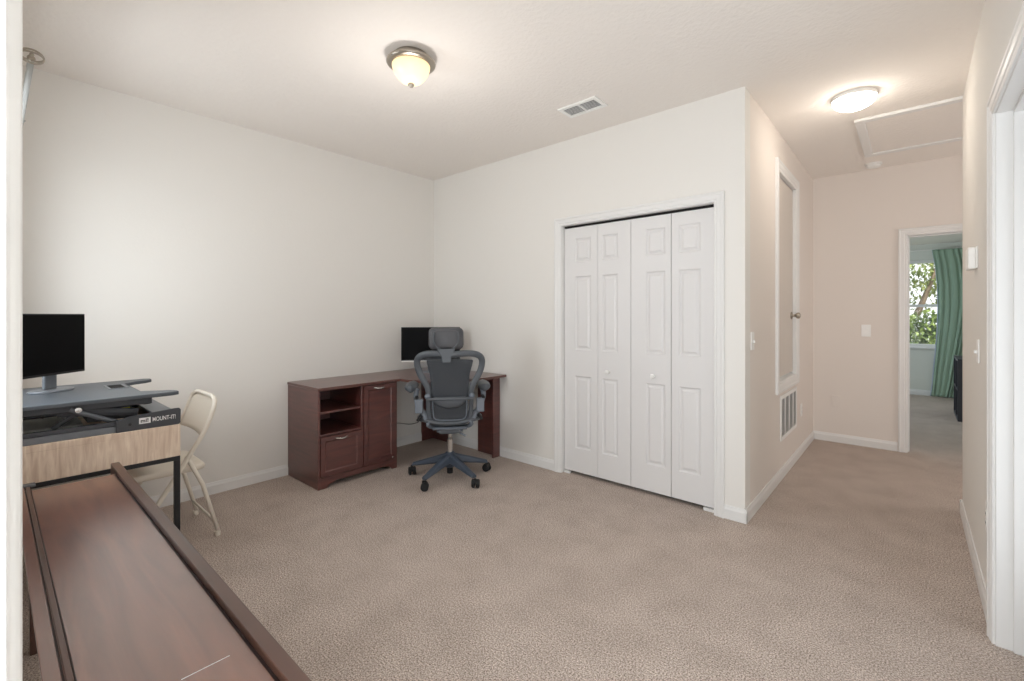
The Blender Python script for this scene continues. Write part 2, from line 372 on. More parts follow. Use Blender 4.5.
c2 = tag(empty('ceiling_light', (-.287, 3.73, H)), 'small lit white dome ceiling light in the hallway', 'ceiling light')
MB().lathe([(.0001,0),(.118,0),(.122,-.006),(.122,-.026),(.0001,-.026)], (0,0,0), 40).build('base_ring', M['white'], c2, smooth=False)
MB().lathe([(.118,-.024)]+[(.118*math.cos(a), -.026-.062*math.sin(a)) for a in [R(x) for x in (8,20,32,44,56,68,80,87)]]+[(.0001,-.088)], (0,0,0), 40).build('glass_dome', M['dome'], c2, smooth=True)

v = tag(empty('air_vent', (-1.71, 2.69, H)), 'white rectangular air vent in the ceiling near the closet wall', 'vent')
f = MB(); X0, X1, Y0, Y1 = -.15, .15, -.085, .085
f.box((X0,Y0,-.010),(X1,Y0+.026,0)).box((X0,Y1-.026,-.010),(X1,Y1,0)).box((X0,Y0+.026,-.010),(X0+.026,Y1-.026,0)).box((X1-.026,Y0+.026,-.010),(X1,Y1-.026,0)).box((-.006,Y0+.026,-.010),(.006,Y1-.026,0))
f.build('frame', M['white'], v, bevel=.002)
MB().box((X0+.026, Y0+.026, -.002), (X1-.026, Y1-.026, -.0005)).build('backing', M['ventdark'], v)
s_ = MB()
for i in range(7):
    yy = Y0+.034+i*.0168
    for a, c in ((X0+.026, -.006), (.006, X1-.026)):
        s_.box((a, -.006, -.0008), (c, .006, .0008), Matrix.Translation((0, yy, -.006)) @ Matrix.Rotation(R(40), 4, 'X'))
s_.build('louvers', M['white'], v)

sd = tag(empty('smoke_detector', (-.276, 5.52, H)), 'small round white smoke detector on the hallway ceiling', 'smoke detector')
MB().lathe([(.0001,0),(.066,0),(.066,-.012),(.0001,-.012)], n=32).build('mounting_plate', M['white'], sd)
MB().lathe([(.0001,-.012),(.060,-.012),(.056,-.030),(.040,-.038),(.0001,-.040)], n=32).build('cover', M['white'], sd, smooth=True)

ah = tag(empty('attic_hatch', (.215, 4.685, H)), 'large attic access panel with white trim in the hallway ceiling', 'hatch')
X0, X1, Y0, Y1 = -.535, .535, -.50, .50
MB().box((X0+.05, Y0+.05, -.008), (X1-.05, Y1-.05, 0)).build('panel', M['ceil'], ah)
for a, b_ in (((X0,Y0),(X1,Y0+.06)), ((X0,Y1-.06),(X1,Y1)), ((X0,Y0+.06),(X0+.06,Y1-.06)), ((X1-.06,Y0+.06),(X1,Y1-.06))):
    MB().box((*a, -.022), (*b_, 0)).build('trim_strip', M['trim'], ah, bevel=.005)

# ------------------------------------------------------------------ small wall fittings
def plate(name, loc, nrm, w, h, kind, label, cat, par=None):
    """wall plate; local: x along wall, y = out of wall"""
    rz = {(1,0): R(-90), (-1,0): R(90), (0,-1): R(180), (0,1): 0}[nrm]
    o = tag(empty(name, loc, rz), label, cat)
    MB().box((-w/2, 0, -h/2), (w/2, .006, h/2)).build('cover_plate', M['white'], o, bevel=.002)
    if kind == 'rocker':
        MB().prism([(-.033,.006),(.033,.006),(.033,.008),(0,.007),(-.033,.011)], -.017, .017, 'z', Matrix(((0,0,1,0),(0,1,0,0),(1,0,0,0),(0,0,0,1)))).build('rocker', M['white'], o)
    elif kind == 'toggle':
        MB().box((-.005, .006, -.012), (.005, .018, .004)).build('toggle', M['white'], o, bevel=.002)
    elif kind == 'outlet':
        for dz in (-.02, .02):
            s = MB().box((-.016, .006, dz-.014), (.016, .0085, dz+.014)).build('socket', M['white'], o, bevel=.003)
            MB().box((-.008,.0084,dz-.006),(-.006,.009,dz+.006)).box((.006,.0084,dz-.006),(.008,.009,dz+.006)).build('slots', M['dark'], s)
    return o
plate('light_switch', (XH, 3.284, 1.135), (1,0), .072, .116, 'toggle', 'white light switch on the hallway wall near the closet corner', 'light switch')
plate('light_switch', (-.344, YE, 1.15), (0,-1), .075, .118, 'rocker', 'white rocker switch on the hallway end wall left of the bedroom doorway', 'light switch')
plate('wall_outlet', (XH, 5.04, .41), (1,0), .072, .116, 'outlet', 'white outlet low on the hallway wall past the return grille', 'outlet')
plate('blank_cover', (-.589, YE, .42), (0,-1), .072, .116, '', 'painted blank cover plate low on the hallway end wall', 'wall plate')
bpy.data.objects['blank_cover'].children[0].data.materials[0] = M['hallwall']
o = plate('wall_outlet', (XR, 2.86, .42), (-1,0), .085, .13, 'outlet', 'white outlet low on the right wall beside the cased opening', 'outlet')
lsw = plate('light_switch', (XR, 3.24, 1.125), (-1,0), .072, .116, 'toggle', 'white toggle switch on the right wall below the thermostat', 'light switch')
th = tag(empty('thermostat', (XR, 3.36, 1.60), R(90)), 'white box thermostat mounted on the right wall', 'thermostat')
MB().box((-.075, 0, -.055), (.075, .006, .055)).build('wall_bracket', M['white'], th, bevel=.002)
MB().box((-.068, .006, -.060), (.068, .036, .050)).build('housing', M['white'], th, bevel=.005)

# return grille
g = tag(empty('return_grille', (XH, 4.46, .48)), 'white return air grille below the raised hallway door', 'grille')
W_, H_ = .33, .18
MB().box((0,-W_,-H_),(.008,-W_+.03,H_)).box((0,W_-.03,-H_),(.008,W_,H_)).box((0,-W_+.03,-H_),(.008,W_-.03,-H_+.03)).box((0,-W_+.03,H_-.03),(.008,W_-.03,H_)).build('frame', M['white'], g, bevel=.002)
MB().box((.0002,-W_+.03,-H_+.03),(.001,W_-.03,H_-.03)).build('backing', M['ventdark'], g)
s_ = MB()
for i in range(22):
    zz = -H_+.038+i*.0138
    s_.box((-.005,-W_+.03,-.0007),(.005,W_-.03,.0007), Matrix.Translation((.0055,0,zz)) @ Matrix.Rotation(R(-35),4,'Y'))
for i in range(1,4): s_.box((.001,-W_+i*W_/2-.003,-H_+.03),(.009,-W_+i*W_/2+.003,H_-.03))
s_.build('louvers', M['white'], g)

# curtain rod over the left window (finial end toward the room)
cr = tag(empty('curtain_rod', (-2.44, .10, 2.25)), 'silver curtain rod with an open ring finial above the left window', 'curtain rod')
MB().tube([(0.0,0,0), (-1.25,0,0)], .0095, 14).build('rod', M['rod'], cr, smooth=True)
fin = MB()
for ang in (12, 72):
    rot = Matrix.Rotation(R(ang), 4, 'Y')
    fin.tube([Vector((.02,0,0)) + rot @ Vector((0, .032*math.cos(t), .024*math.sin(t))) for t in [2*PI*i/28 for i in range(28)]], .0034, 8, closed=True)
fin.sphere((.0,0,0), .012).sphere((.036,0,0), .007)
fin.build('finial', M['nickel'], cr, smooth=True)
for bx_ in (-.80,):
    br = MB(); br.tube([(bx_, -.095, -.012), (bx_, -.004, -.012)], .005, 8).box((bx_-.012, -.099, -.04), (bx_+.012, -.094, .03)).tube([(bx_, .012*math.cos(t)-.0, .012*math.sin(t)) for t in [PI*1.0+PI*i/8 for i in range(9)]], .003, 6)
    br.build('bracket', M['rod'], cr)

# ------------------------------------------------------------------ corner desk
desk = tag(empty('corner_desk', (-3.84, 1.6, 0)), 'dark cherry corner desk with open shelves, drawer and cabinet door', 'desk')
def dk(a, b): return (a[0]+3.84, a[1]-1.6, a[2]), (b[0]+3.84, b[1]-1.6, b[2])
def dbox(name, a, b, m='cherry', parent=None, bevel=.002): 
    A, B = dk(a, b); return MB().box(A, B).build(name, M[m], parent or desk, bevel=bevel)
x0, xf = -3.835, -3.315
top = [(-3.835,1.597),(-3.303,1.597),(-3.303,2.31)]
for i in range(9):
    t = i/8; a_ = Vector((-3.303,2.31)); c_ = Vector((-2.93,2.29)); e_ = Vector((-2.79,2.84))
    p = a_*(1-t)**2+c_*2*t*(1-t)+e_*t*t; top.append((p.x, p.y))
top += [(-2.79,3.112),(-3.835,3.112)]
MB().prism([(p[0]+3.84, p[1]-1.6) for p in top], .738, .760).build('desktop', M['cherrytop'], desk, bevel=.004)
dbox('side_panel', (x0, 1.602, 0), (xf, 1.620, .738))
dbox('side_panel', (x0, 2.275, 0), (xf, 2.293, .738))
dbox('divider', (x0, 1.955, .085), (xf, 1.975, .738))
dbox('back_panel', (x0, 1.620, .05), (x0+.008, 2.275, .738))
dbox('bottom_panel', (x0+.008, 1.620, .085), (xf-.02, 1.955, .100))
dbox('shelf', (x0+.008, 1.620, .560), (xf-.012, 1.955, .575), 'cherry')
dbox('shelf', (x0+.008, 1.620, .392), (xf-.004, 1.955, .407), 'cherry')
# toe rail with an arched cut-out
prof = [(0,0),(.03,0),(.05,.03),(.10,.045)] + [(.10+i*.0473,.045) for i in range(1,10)] + [(.5257+.0,.045),(.5757,.045),(.6257,.03),(.6457,0),(.673,0),(.673,.085),(0,.085)]
prof = [(0,0),(.05,0),(.075,.028),(.13,.042),(.545,.042),(.60,.028),(.625,0),(.655,0),(.655,.085),(0,.085)]
MB().prism([(p[0]+1.620-1.6, p[1]) for p in prof], xf+3.84-.018, xf+3.84-.001, 'x').build('toe_rail', M['cherry'], desk, bevel=.0015)
def shaker(name, y0, y1, z0, z1, fr, par=None):
    """framed front: frame, sloped bead, flat field; faces +X at xf"""
    b = MB(); X_ = xf+3.84
    y0 -= 1.6; y1 -= 1.6
    b.box((X_-.012,y0,z0),(X_-.001,y1,z1))
    b.box((X_-.001,y0,z0),(X_+.006,y0+fr,z1)).box((X_-.001,y1-fr,z0),(X_+.006,y1,z1)).box((X_-.001,y0+fr,z0),(X_+.006,y1-fr,z0+fr)).box((X_-.001,y0+fr,z1-fr),(X_+.006,y1-fr,z1))
    q = .009
    for (q0, d0, q1, d1) in ((0,.006,q,-.0006),):
        A = [(y0+fr+q0,z0+fr+q0),(y1-fr-q0,z0+fr+q0),(y1-fr-q0,z1-fr-q0),(y0+fr+q0,z1-fr-q0)]
        B = [(y0+fr+q1,z0+fr+q1),(y1-fr-q1,z0+fr+q1),(y1-fr-q1,z1-fr-q1),(y0+fr+q1,z1-fr-q1)]
        va = [b.bm.verts.new((X_+d0,*p)) for p in A]; vb = [b.bm.verts.new((X_+d1,*p)) for p in B]
        for i in range(4): b.bm.faces.new((va[i],va[(i+1)%4],vb[(i+1)%4],vb[i]))
    return b.build(name, M['cherry'], desk)
def pull(y, z, par):
    b = MB(); X_ = xf+3.84+.006
    pts = [(X_+.022*math.sin(PI*t), y-1.6+(t-.5)*.105, z-.008*math.sin(PI*t)) for t in [i/12 for i in range(13)]]
    b.tube(pts, [.0045+.004*math.sin(PI*i/12) for i in range(13)], 10, ry=[.004+.002*math.sin(PI*i/12) for i in range(13)])
    b.build('handle', M['chrome'], par, smooth=True)
dr_ = shaker('drawer', 1.622, 1.953, .09, .388, .034); pull(1.787, .369, dr_)
do_ = shaker('door', 1.977, 2.273, .09, .733, .036); pull(2.115, .712, do_)
MB().sphere((xf+3.84+.008, 2.245-1.6, .105), .007).build('lock', M['chrome'], do_, smooth=True)
MB().lathe([(.0001,0),(.012,0),(.012,.003),(.0001,.003)], (x0+3.84+.008, .16, .66), 16, Matrix.Rotation(R(90),4,'Y')).build('grommet', M['chrome'], desk)
# corner post (two panels) and right leg (two panels)
for a, b_ in (((-3.838, 2.95, 0), (-3.822, 3.112, .738)), ((-3.822, 3.094, 0), (-3.575, 3.110, .738))):
    dbox('corner_leg', a, b_)
dbox('end_leg', (-3.138, 3.085, 0), (-2.888, 3.101, .738)); dbox('end_leg', (-2.888, 3.018, 0), (-2.868, 3.106, .738))
dbox('front_rail', (-3.29, 2.60, .66), (-2.93, 2.618, .738))

# cord on the wall
pts = [(-3.832, 2.55+i*.04, .235-.0*i+.012*math.sin(i*.7)-.004*i) for i in range(11)]
pts = [(-3.832, 2.32, .285), (-3.832, 2.42, .262)] + pts[:10]
tag(MB().tube(pts, .004, 8).build('power_cord', M['cable'], smooth=True), 'thin dark cord hanging along the wall under the corner desk', 'cord')

# ------------------------------------------------------------------ monitors
def monitor(name, loc, rz, W, Hh, zbot, zbase, label, chin, fr='bezel', sh_=0):
    """faces local +Y; loc = screen centre in plan"""
    o = tag(empty(name, (loc[0], loc[1], zbase), rz), label, 'monitor')
    z0 = zbot-zbase; z1 = z0+Hh
    MB().box((-W/2, -.022, z0), (W/2, 0, z1)).build('housing', M[fr], o, bevel=.003)
    MB().box((-W/2+.006, 0, z0+chin), (W/2-.006, .0012, z1-.006)).build('screen', M['screen'], o)
    MB().box((-W/4, -.045, z0+.05), (W/4, -.022, z1-.06)).build('rear_cover', M['bezel'], o, bevel=.008)
    MB().box((-.032+sh_, -.062, .012), (.032+sh_, -.045, z0+.14)).build('stand_neck', M['silver'], o, bevel=.004)
    b = MB(); n = 28
    b.lathe([(.0001,0),(1,0),(1,.007),(.97,.010),(.0001,.012)], (0,0,0), 40)
    for vv in b.bm.verts: vv.co.x = vv.co.x*.10+sh_; vv.co.y = vv.co.y*.07-.045
    b.build('stand_base', M['silver'], o, bevel=.002)
    return o
# left monitor on converter. plane direction (.70,-.714), faces (.714,.70)
ang = math.atan2(-.714, .70)           # local -X.. direction of width
e = Vector((-3.33, .335)); dw = Vector((.70, -.714)).normalized(); cpt = e + dw*.225
monitor('computer_monitor', (cpt.x, cpt.y), math.atan2(dw.y, dw.x)+0.0 + PI*0 + 0, .45, .305, 1.006, .9205, 'black monitor on the standing desk converter at far left', .012, sh_=-.085)
# corner monitor: faces the chair
monitor('computer_monitor', (-3.43, 2.75), R(180+48.5), .55, .325, .865, .760, 'black monitor on the corner desk behind the office chair', .018, 'bezel')
mo = [o for o in bpy.data.objects if o.name.startswith('computer_monitor')][1]
MB().box((-.275, 0, .105), (.275, .002, .115)).build('bottom_strip', M['white'], mo)

# ------------------------------------------------------------------ light desk and converter
ld = tag(empty('writing_desk', (-2.765, .63, 0)), 'light oak desk with black metal frame under the standing desk converter', 'desk')
dx0, dx1, dy0, dy1 = -1.05, 0, -.60, 0
MB().box((dx0, dy0, .728), (dx1, dy1, .757)).build('desktop', M['oak'], ld, bevel=.002)
MB().box((dx1-.018, dy0, .600), (dx1, dy1, .728)).box((dx0, dy0, .600), (dx0+.018, dy1, .728)).box((dx0+.018, dy0, .600), (dx1-.018, dy0+.016, .727)).box((dx0+.018, dy1-.022, .600), (dx1-.018, dy1-.006, .727)).build('apron', M['oak'], ld, bevel=.001)
for a in (dx0, dx1-.024):
    MB().box((a, dy0, .578), (a+.024, dy1, .600)).build('frame_rail', M['blackmetal'], ld, bevel=.002)
    for b_ in (dy0, dy1-.024): MB().box((a, b_, 0), (a+.024, b_+.024, .578)).build('leg', M['blackmetal'], ld, bevel=.002)
for b_ in (dy1-.024,): MB().box((dx0+.024, b_, .582), (dx1-.024, b_+.02, .600)).build('frame_rail', M['blackmetal'], ld, bevel=.002)

cv = tag(empty('desk_converter', (-2.785, .635, .757)), 'grey standing desk converter with notched top on the oak desk', 'desk converter')
def cb(name, a, b, m, par=None, bevel=.003, mt=None):
    return MB().box((a[0]+2.785, a[1]-.635, a[2]-.757), (b[0]+2.785, b[1]-.635, b[2]-.757), mt).build(name, M[m], par or cv, bevel=bevel)
# notched platform
P_ = [(-3.50,.015),(-2.785,.015),(-2.785,.600),(-2.80,.632),(-2.835,.632),(-2.875,.61),(-2.90,.56),(-2.94,.50),(-3.34,.50),(-3.385,.56),(-3.41,.61),(-3.44,.64),(-3.48,.64),(-3.50,.61)]
pl = MB().prism([(p[0]+2.785, p[1]-.635) for p in P_], .902-.757, .920-.757).build('platform', M['conv'], cv, bevel=.003)
# media slot
b = MB(); 
for a_, c_ in (((-3.30,.405),(-3.12,.415)),((-3.30,.475),(-3.12,.485)),((-3.30,.415),(-3.29,.475)),((-3.13,.415),(-3.12,.475))): b.box((a_[0]+2.785,a_[1]-.635,.163),(c_[0]+2.785,c_[1]-.635,.166))
sl = b.build('tablet_slot', M['silver'], pl)
cb('slot_recess', (-3.29,.415,.9202), (-3.13,.475,.9210), 'dark', pl, 0)
# underframe
cb('platform_rail', (-2.86,.04,.868), (-2.835,.53,.902), 'convdark'); cb('platform_rail', (-3.45,.04,.868), (-3.425,.53,.902), 'convdark')
cb('front_beam', (-3.425,.50,.862), (-2.86,.53,.900), 'convdark')
# base: side rails, taller nameplate ends, cross bars
for xx in (-2.785, -3.475):
    br_ = cb('base_rail', (xx-.025,.03,.757), (xx,.40,.786), 'convgrey')
    cb('rail_channel', (xx-.030,.03,.786), (xx-.004,.40,.806), 'convdark', br_)
cb('rear_crossbar', (-3.475,.03,.757), (-2.81,.07,.790), 'convgrey')
cb('front_plate', (-3.475,.54,.800), (-2.81,.63,.812), 'convgrey'); cb('front_lip', (-3.475,.605,.757), (-2.81,.63,.800), 'convdark')
def endplate(xx):
    q = [(.385,.757),(.625,.757),(.633,.764),(.634,.830),(.628,.838),(.60,.838),(.43,.825),(.385,.812)]
    return MB().prism([(p[0]-.635, p[1]-.757) for p in q], xx+2.785-.014, xx+2.785, 'x').build('end_plate', M['convdark'], cv, bevel=.003)
ep = endplate(-2.772); endplate(-3.475)
# brand on the plate
XF = -2.7715+2.785
def text(body, y, z, size, name, m, par, off=.0, sx=1.0, ext=.0004):
    cu = bpy.data.curves.new(name, 'FONT'); cu.body = body; cu.size = size; cu.extrude = ext; cu.offset = off; cu.materials.append(m); cu.space_character = 1.03
    o = bpy.data.objects.new(name, cu); C.objects.link(o); o.parent = par; o.location = (XF, y-.635, z-.757); o.rotation_euler = (R(90), 0, R(90)); o.scale = (sx, 1, 1)
    bpy.context.view_layer.update(); me = bpy.data.meshes.new_from_object(o); q = bpy.data.objects.new(name, me); C.objects.link(q)
    q.parent = par; q.location = o.location; q.rotation_euler = o.rotation_euler; q.scale = o.scale; bpy.data.objects.remove(o); q.name = name; return q
text('MOUNT-IT!', .5185, .789, .029, 'brand_lettering', M['print'], ep, .0003, .615)
lg = MB().box((XF-.001, .468-.635, .7845-.757), (XF+.0006, .512-.635, .8125-.757)).build('logo_badge', M['print'], ep, bevel=.0)
t2 = text('mi!', .4735, .791, .024, 'badge_lettering', M['printdark'], ep, .0008, 1.0); t2.location.x = XF+.0008
MB().lathe([(.0001,0),(.007,0),(.006,.003),(.0001,.004)], (XF-.0005, .435-.635, .789-.757), 14, Matrix.Rotation(R(90),4,'Y')).build('bolt', M['bezel'], ep)
# scissor arms
def bar(name, a, b, wd, th, m, par=None):
    a = Vector((a[0]+2.785, a[1]-.635, a[2]-.757)); b = Vector((b[0]+2.785, b[1]-.635, b[2]-.757))
    o = MB().tube([a, b], wd, 8, ry=th, side=(1,0,0)).build(name, M[m], par or cv); return o
for xx in (-2.835, -3.44):
    bar('lift_arm', (xx, .235, .880), (xx, .40, .795), .011, .005, 'convgrey')
    bar('lift_arm', (xx-.02, .18, .800), (xx-.02, .29, .880), .009, .004, 'convdark')
    bar('link_plate', (xx-.032, .20, .868), (xx-.032, .48, .828), .020, .003, 'convdark')
    MB().lathe([(.0001,0),(.013,0),(.012,.006),(.0001,.007)], (xx+.008+2.785, .262-.635, .876-.757), 16, Matrix.Rotation(R(90),4,'Y')).build('pivot', M['chrome'], cv)
    MB().lathe([(.0001,0),(.008,0),(.007,.005),(.0001,.006)], (xx+.004+2.785, .15-.635, .865-.757), 14, Matrix.Rotation(R(90),4,'Y')).build('bolt', M['bezel'], cv)
cb('gas_spring', (-3.20,.26,.82), (-3.16,.45,.85), 'convgrey')
cb('gear_housing', (-3.10,.30,.80), (-2.90,.46,.860), 'convdark'); 
cb('warning_sticker', (-2.8975,.385,.835), (-2.8970,.455,.853), 'yellow', None, 0)
pp = tag(MB().box((-3.38, .09, .7575), (-3.06, .30, .772)).build('paper_stack', M['paper'], bevel=.001), 'white paper stack lying on the oak desk inside the converter', 'paper')

# ------------------------------------------------------------------ low console in the foreground
ct = tag(empty('console_table', (-2.68, .07, 0)), 'long low dark brown wood table with raised front rim', 'table')
L_ = 1.96; D_ = .315
MB().box((0.115, -.005, .600), (L_, D_-.02, .625)).build('tabletop', M['walnut'], ct, bevel=.002)
MB().box((-.015, D_-.030, .575), (L_, D_, .642)).build('front_rim', M['walnut_edge'], ct, bevel=.002)
MB().box((.05, -.007, .6245), (L_, .018, .628)).build('back_strip', M['walnut'], ct, bevel=.002)
rb = MB().box((.06, .022, .6245), (L_, .033, .6285)).build('rear_bead', M['walnut_edge'], ct, bevel=.002)
MB().box((.115, D_-.036, .6250), (L_, D_-.030, .6256)).box((.06, .0185, .6250), (L_, .0215, .6256)).box((.06, .0335, .6250), (L_, .0365, .6256)).build('groove_shade', M['groove_shade'], ct)  # strip along the rim is painted shade; the rear pair are dark grooves
MB().box((.02, -.002, .622), (.055, .050, .632)).build('corner_bracket', M['convgrey'], ct, bevel=.002)
MB().box((L_-.305-.0008, .165, .6251), (L_-.305+.0008, .245, .6254), Matrix.Translation((0,0,0))).build('scratch', M['print'], ct)
for lx in (.10, L_-.14):
    for ly in (.03, D_-.09):
        MB().box((lx, ly, 0), (lx+.045, ly+.045, .600)).build('leg', M['walnut_edge'], ct, bevel=.003)
MB().box((.145, D_-.075, .54), (L_-.14, D_-.055, .600)).build('apron', M['walnut_edge'], ct, bevel=.002)
bpy.data.objects['scratch']['label'] = 'thin pale scratch'

# ------------------------------------------------------------------ folding chair
fc = tag(empty('folding_chair', (-3.31, .66, 0)), 'cream metal folding chair tucked under the end of the oak desk', 'chair')
def fl(p): return (p[0]+3.31, p[1]-.66, p[2])
xa, xb = -3.075, -3.545
def smoothpath(pts, n=6):
    pts = [Vector(p) for p in pts]; out = []
    for i in range(len(pts)-1):
        p0, p1, p2, p3 = pts[max(i-1,0)], pts[i], pts[i+1], pts[min(i+2,len(pts)-1)]
        for k in range(n):
            t = k/n; out.append(.5*((2*p1)+(-p0+p2)*t+(2*p0-5*p1+4*p2-p3)*t*t+(-p0+3*p1-3*p2+p3)*t**3))
    out.append(pts[-1]); return out
side = lambda x: [(x,.43,.012),(x,.597,.272),(x,.754,.529),(x,.818,.64),(x,.858,.745)]
ppts = side(xa) + [(xa-.018,.872,.792),(xa-.060,.879,.812),(xa-.12,.882,.818),(xb+.12,.882,.818),(xb+.060,.879,.812),(xb+.018,.872,.792)] + side(xb)[::-1]
MB().tube(smoothpath([fl(p) for p in ppts], 5), .0125, 12).build('front_frame', M['cream'], fc, smooth=True)
for xx in (xa-.022, xb+.022):
    MB().tube([fl(p) for p in ((xx,.735,.50),(xx,.812,.325),(xx,.895,.012))], .0115, 12).build('rear_leg', M['cream'], fc, smooth=True)
    MB().tube([fl((xx,.890,.0)), fl((xx,.884,.03))], .0145, 12).build('foot_cap', M['cream'], fc)
for xx in (xa, xb): MB().tube([fl((xx,.424,.0)), fl((xx,.440,.03))], .0155, 12).build('foot_cap', M['cream'], fc)
MB().tube([fl((xa-.022,.868,.10)), fl((xb+.022,.868,.10))], .007, 10).build('stretcher', M['cream'], fc, smooth=True)
MB().tube([fl((xa,.52,.145)), fl((xb,.52,.145))], .007, 10).build('stretcher', M['cream'], fc, smooth=True)
# seat with rolled edge
sb = MB(); sb.prism([(p[0]+3.31, p[1]-.66) for p in [(-3.49,.46),(-3.13,.46),(-3.105,.49),(-3.105,.80),(-3.13,.835),(-3.49,.835),(-3.515,.80),(-3.515,.49)]], .405, .442)
sb.build('seat', M['creamseat'], fc, bevel=.014, seg=4)
# curved back panel between the posts
G = []
for i in range(9):
    z = .605+.195*i/8; row = []
    yy = .80+(z-.605)*.42
    for j in range(13):
        t = j/12; row.append(fl((xa-.010+(xb-xa+.020)*t, yy+.020*math.sin(PI*t), z)))
    G.append(row)
MB().sheet(G).build('backrest', M['creamseat'], fc, smooth=True, solid=.006)
for a_, b_ in ((xa-.022, xa+.002), (xb+.022, xb-.002)): MB().tube([fl((a_,.735,.492)), fl((b_,.742,.51))], .012, 10).build('pivot', M['cream'], fc)

# ------------------------------------------------------------------ office chair
oc = tag(empty('office_chair', (-2.80, 2.44, 0), R(48.8)), 'grey mesh office chair with headrest on a five-star base', 'office chair')
phi0 = 161
bb = MB(); bb.lathe([(.0001,.085),(.034,.085),(.046,.105),(.050,.15),(.044,.185),(.034,.205),(.0001,.205)], n=28)
bb.build('base_hub', M['basegrey'], oc, smooth=True)
MB().tube([(0,0,.035),(0,0,.10)], .024, 16).build('cylinder_end', M['rubber'], oc)
for k_ in range(5):
    a = R(phi0+72*k_); d = Vector((math.cos(a), math.sin(a), 0)); n_ = Vector((-d.y, d.x, 0)); rings = []
    for t in [i/8 for i in range(9)]:
        r = .02+.298*t; wd = .038-.014*t; top_ = .198-.098*t; bot = .125-.052*t
        c = d*r
        rings.append([c+n_*wd+Vector((0,0,bot+.012)), c+n_*wd*.75+Vector((0,0,top_-.006)), c+n_*wd*.3+Vector((0,0,top_)), c-n_*wd*.3+Vector((0,0,top_)), c-n_*wd*.75+Vector((0,0,top_-.006)), c-n_*wd+Vector((0,0,bot+.012)), c-n_*wd*.7+Vector((0,0,bot)), c+n_*wd*.7+Vector((0,0,bot))])
    MB().loft(rings).build('base_leg', M['basegrey'], oc, bevel=.004)
    cc = d*.328
    ca = tag(MB().tube([cc+Vector((0,0,.075)), cc+Vector((0,0,.035))], .009, 10).build('caster', M['rubber'], oc))
    sw = a+R(35); ax = Vector((math.cos(sw), math.sin(sw), 0)); tr_ = Vector((-ax.y, ax.x, 0))*.012
    for sgn in (-1, 1):
        w0 = cc+tr_+ax*(.008*sgn)+Vector((0,0,.030)); w1_ = cc+tr_+ax*(.027*sgn)+Vector((0,0,.030))
        MB().tube([w0, w0.lerp(w1_, .15), w0.lerp(w1_, .85), w1_], [.026,.030,.030,.024], 20, ry=None).build('wheel', M['rubber'], ca, smooth=False, bevel=.002)
    hd = []
    MB().tube([cc+tr_-ax*.028+Vector((0,0,.046)), cc+tr_+ax*.028+Vector((0,0,.046))], .021, 14).build('hood', M['rubber'], ca, bevel=.003)
MB().tube([(0,0,.20),(0,0,.31)], .022, 20).build('gas_lift_sleeve', M['chrome'], oc, smooth=True, bevel=.002)
MB().tube([(0,0,.28),(0,0,.42)], .016, 20).build('gas_lift_piston', M['chrome'], oc, smooth=True)
MB().box((-.085,-.16,.385),(.085,.10,.435)).build('tilt_mechanism', M['chairgrey'], oc, bevel=.015, seg=3)
MB().tube([(-.13,-.165,.435),(.13,-.165,.435)], .013, 10).tube([(-.10,-.15,.41),(.10,-.15,.41)], .010, 10).tube([(.05,-.12,.40),(.12,-.16,.37)], .008, 8).build('tilt_linkage', M['chairlight'], oc, smooth=True)
# seat
G = []
for i in range(13):
    t = i/12; y = -.20+.46*t; row = []
    hw = .245-.03*abs(t-.5)*2-.05*max(0,(.15-t)/.15)
    for j in range(13):
        s = -1+2*j/12; z = .468+.012*math.cos(t*PI*1.4)-.045*max(0,t-.8)*3*(t-.8)/.2*.5+.022*s*s
        row.append((hw*s, y, z))
    G.append(row)
MB().sheet(G).build('seat', M['chairdark'], oc, smooth=True, solid=.012)
rim = [G[0][j] for j in range(13)]+[G[i][12] for i in range(1,13)]+[G[12][j] for j in range(11,-1,-1)]+[G[i][0] for i in range(11,0,-1)]
MB().tube(rim, .016, 10, closed=True).build('seat_frame', M['chairgrey'], oc, smooth=True)
# back: outline
half = [(0,1.010),(.07,1.016),(.13,1.018),(.19,1.010),(.226,.992),(.243,.960),(.240,.915),(.224,.865),(.196,.812),(.170,.765),(.160,.715),(.160,.65),(.160,.59),(.156,.535),(.140,.500),(.105,.484),(.05,.480),(0,.480)]
def yb(x, z): return -.205-(z-.48)*.13-.05*max(0,(z-.75))+.9*x*x
outline = [(x, z) for x, z in half] + [(-x, z) for x, z in half[-2:0:-1]]
def hw(z, inset=0):
    best = 0
    for (xa_, za), (xb_, zb) in zip(half[:-1], half[1:]):
        if min(za,zb) <= z <= max(za,zb) and za != zb: best = max(best, xa_+(xb_-xa_)*(z-za)/(zb-za))
    return best-inset
loop = smoothpath([Vector((x, yb(x,z), z)) for x, z in outline]+[Vector((half[0][0], yb(*half[0]), half[0][1]))], 3)[:-1]
wid = [.018+.006*min(1,max(0,(p.z-.62)/.2)) for p in loop]
MB().tube(loop, wid, 12, ry=[.012]*len(loop), side=(0,1,0), closed=True).build('back_frame', M['chairgrey'], oc, smooth=True)
G = []
for i in range(25):
    z = .484+(1.012-.484)*i/24; w_ = max(.02, hw(z)); row = []
    for j in range(17):
        x = w_*(-1+2*j/16); row.append((x, yb(x,z)+.004, z))
    G.append(row)
MB().sheet(G).build('back_mesh', M['mesh'], oc, smooth=True)
G = []
pw = [(.505,.115),(.53,.133),(.60,.136),(.70,.138),(.80,.142),(.86,.147),(.90,.158),(.94,.168),(.962,.172),(.966,.168)]
for z, w_ in pw:
    row = []
    for j in range(13):
        x = w_*(-1+2*j/12); row.append((x, yb(x,z)+.014, z - (.006*math.cos(x/w_*PI/2)*-1 if z > .95 else 0)))
    G.append(row)
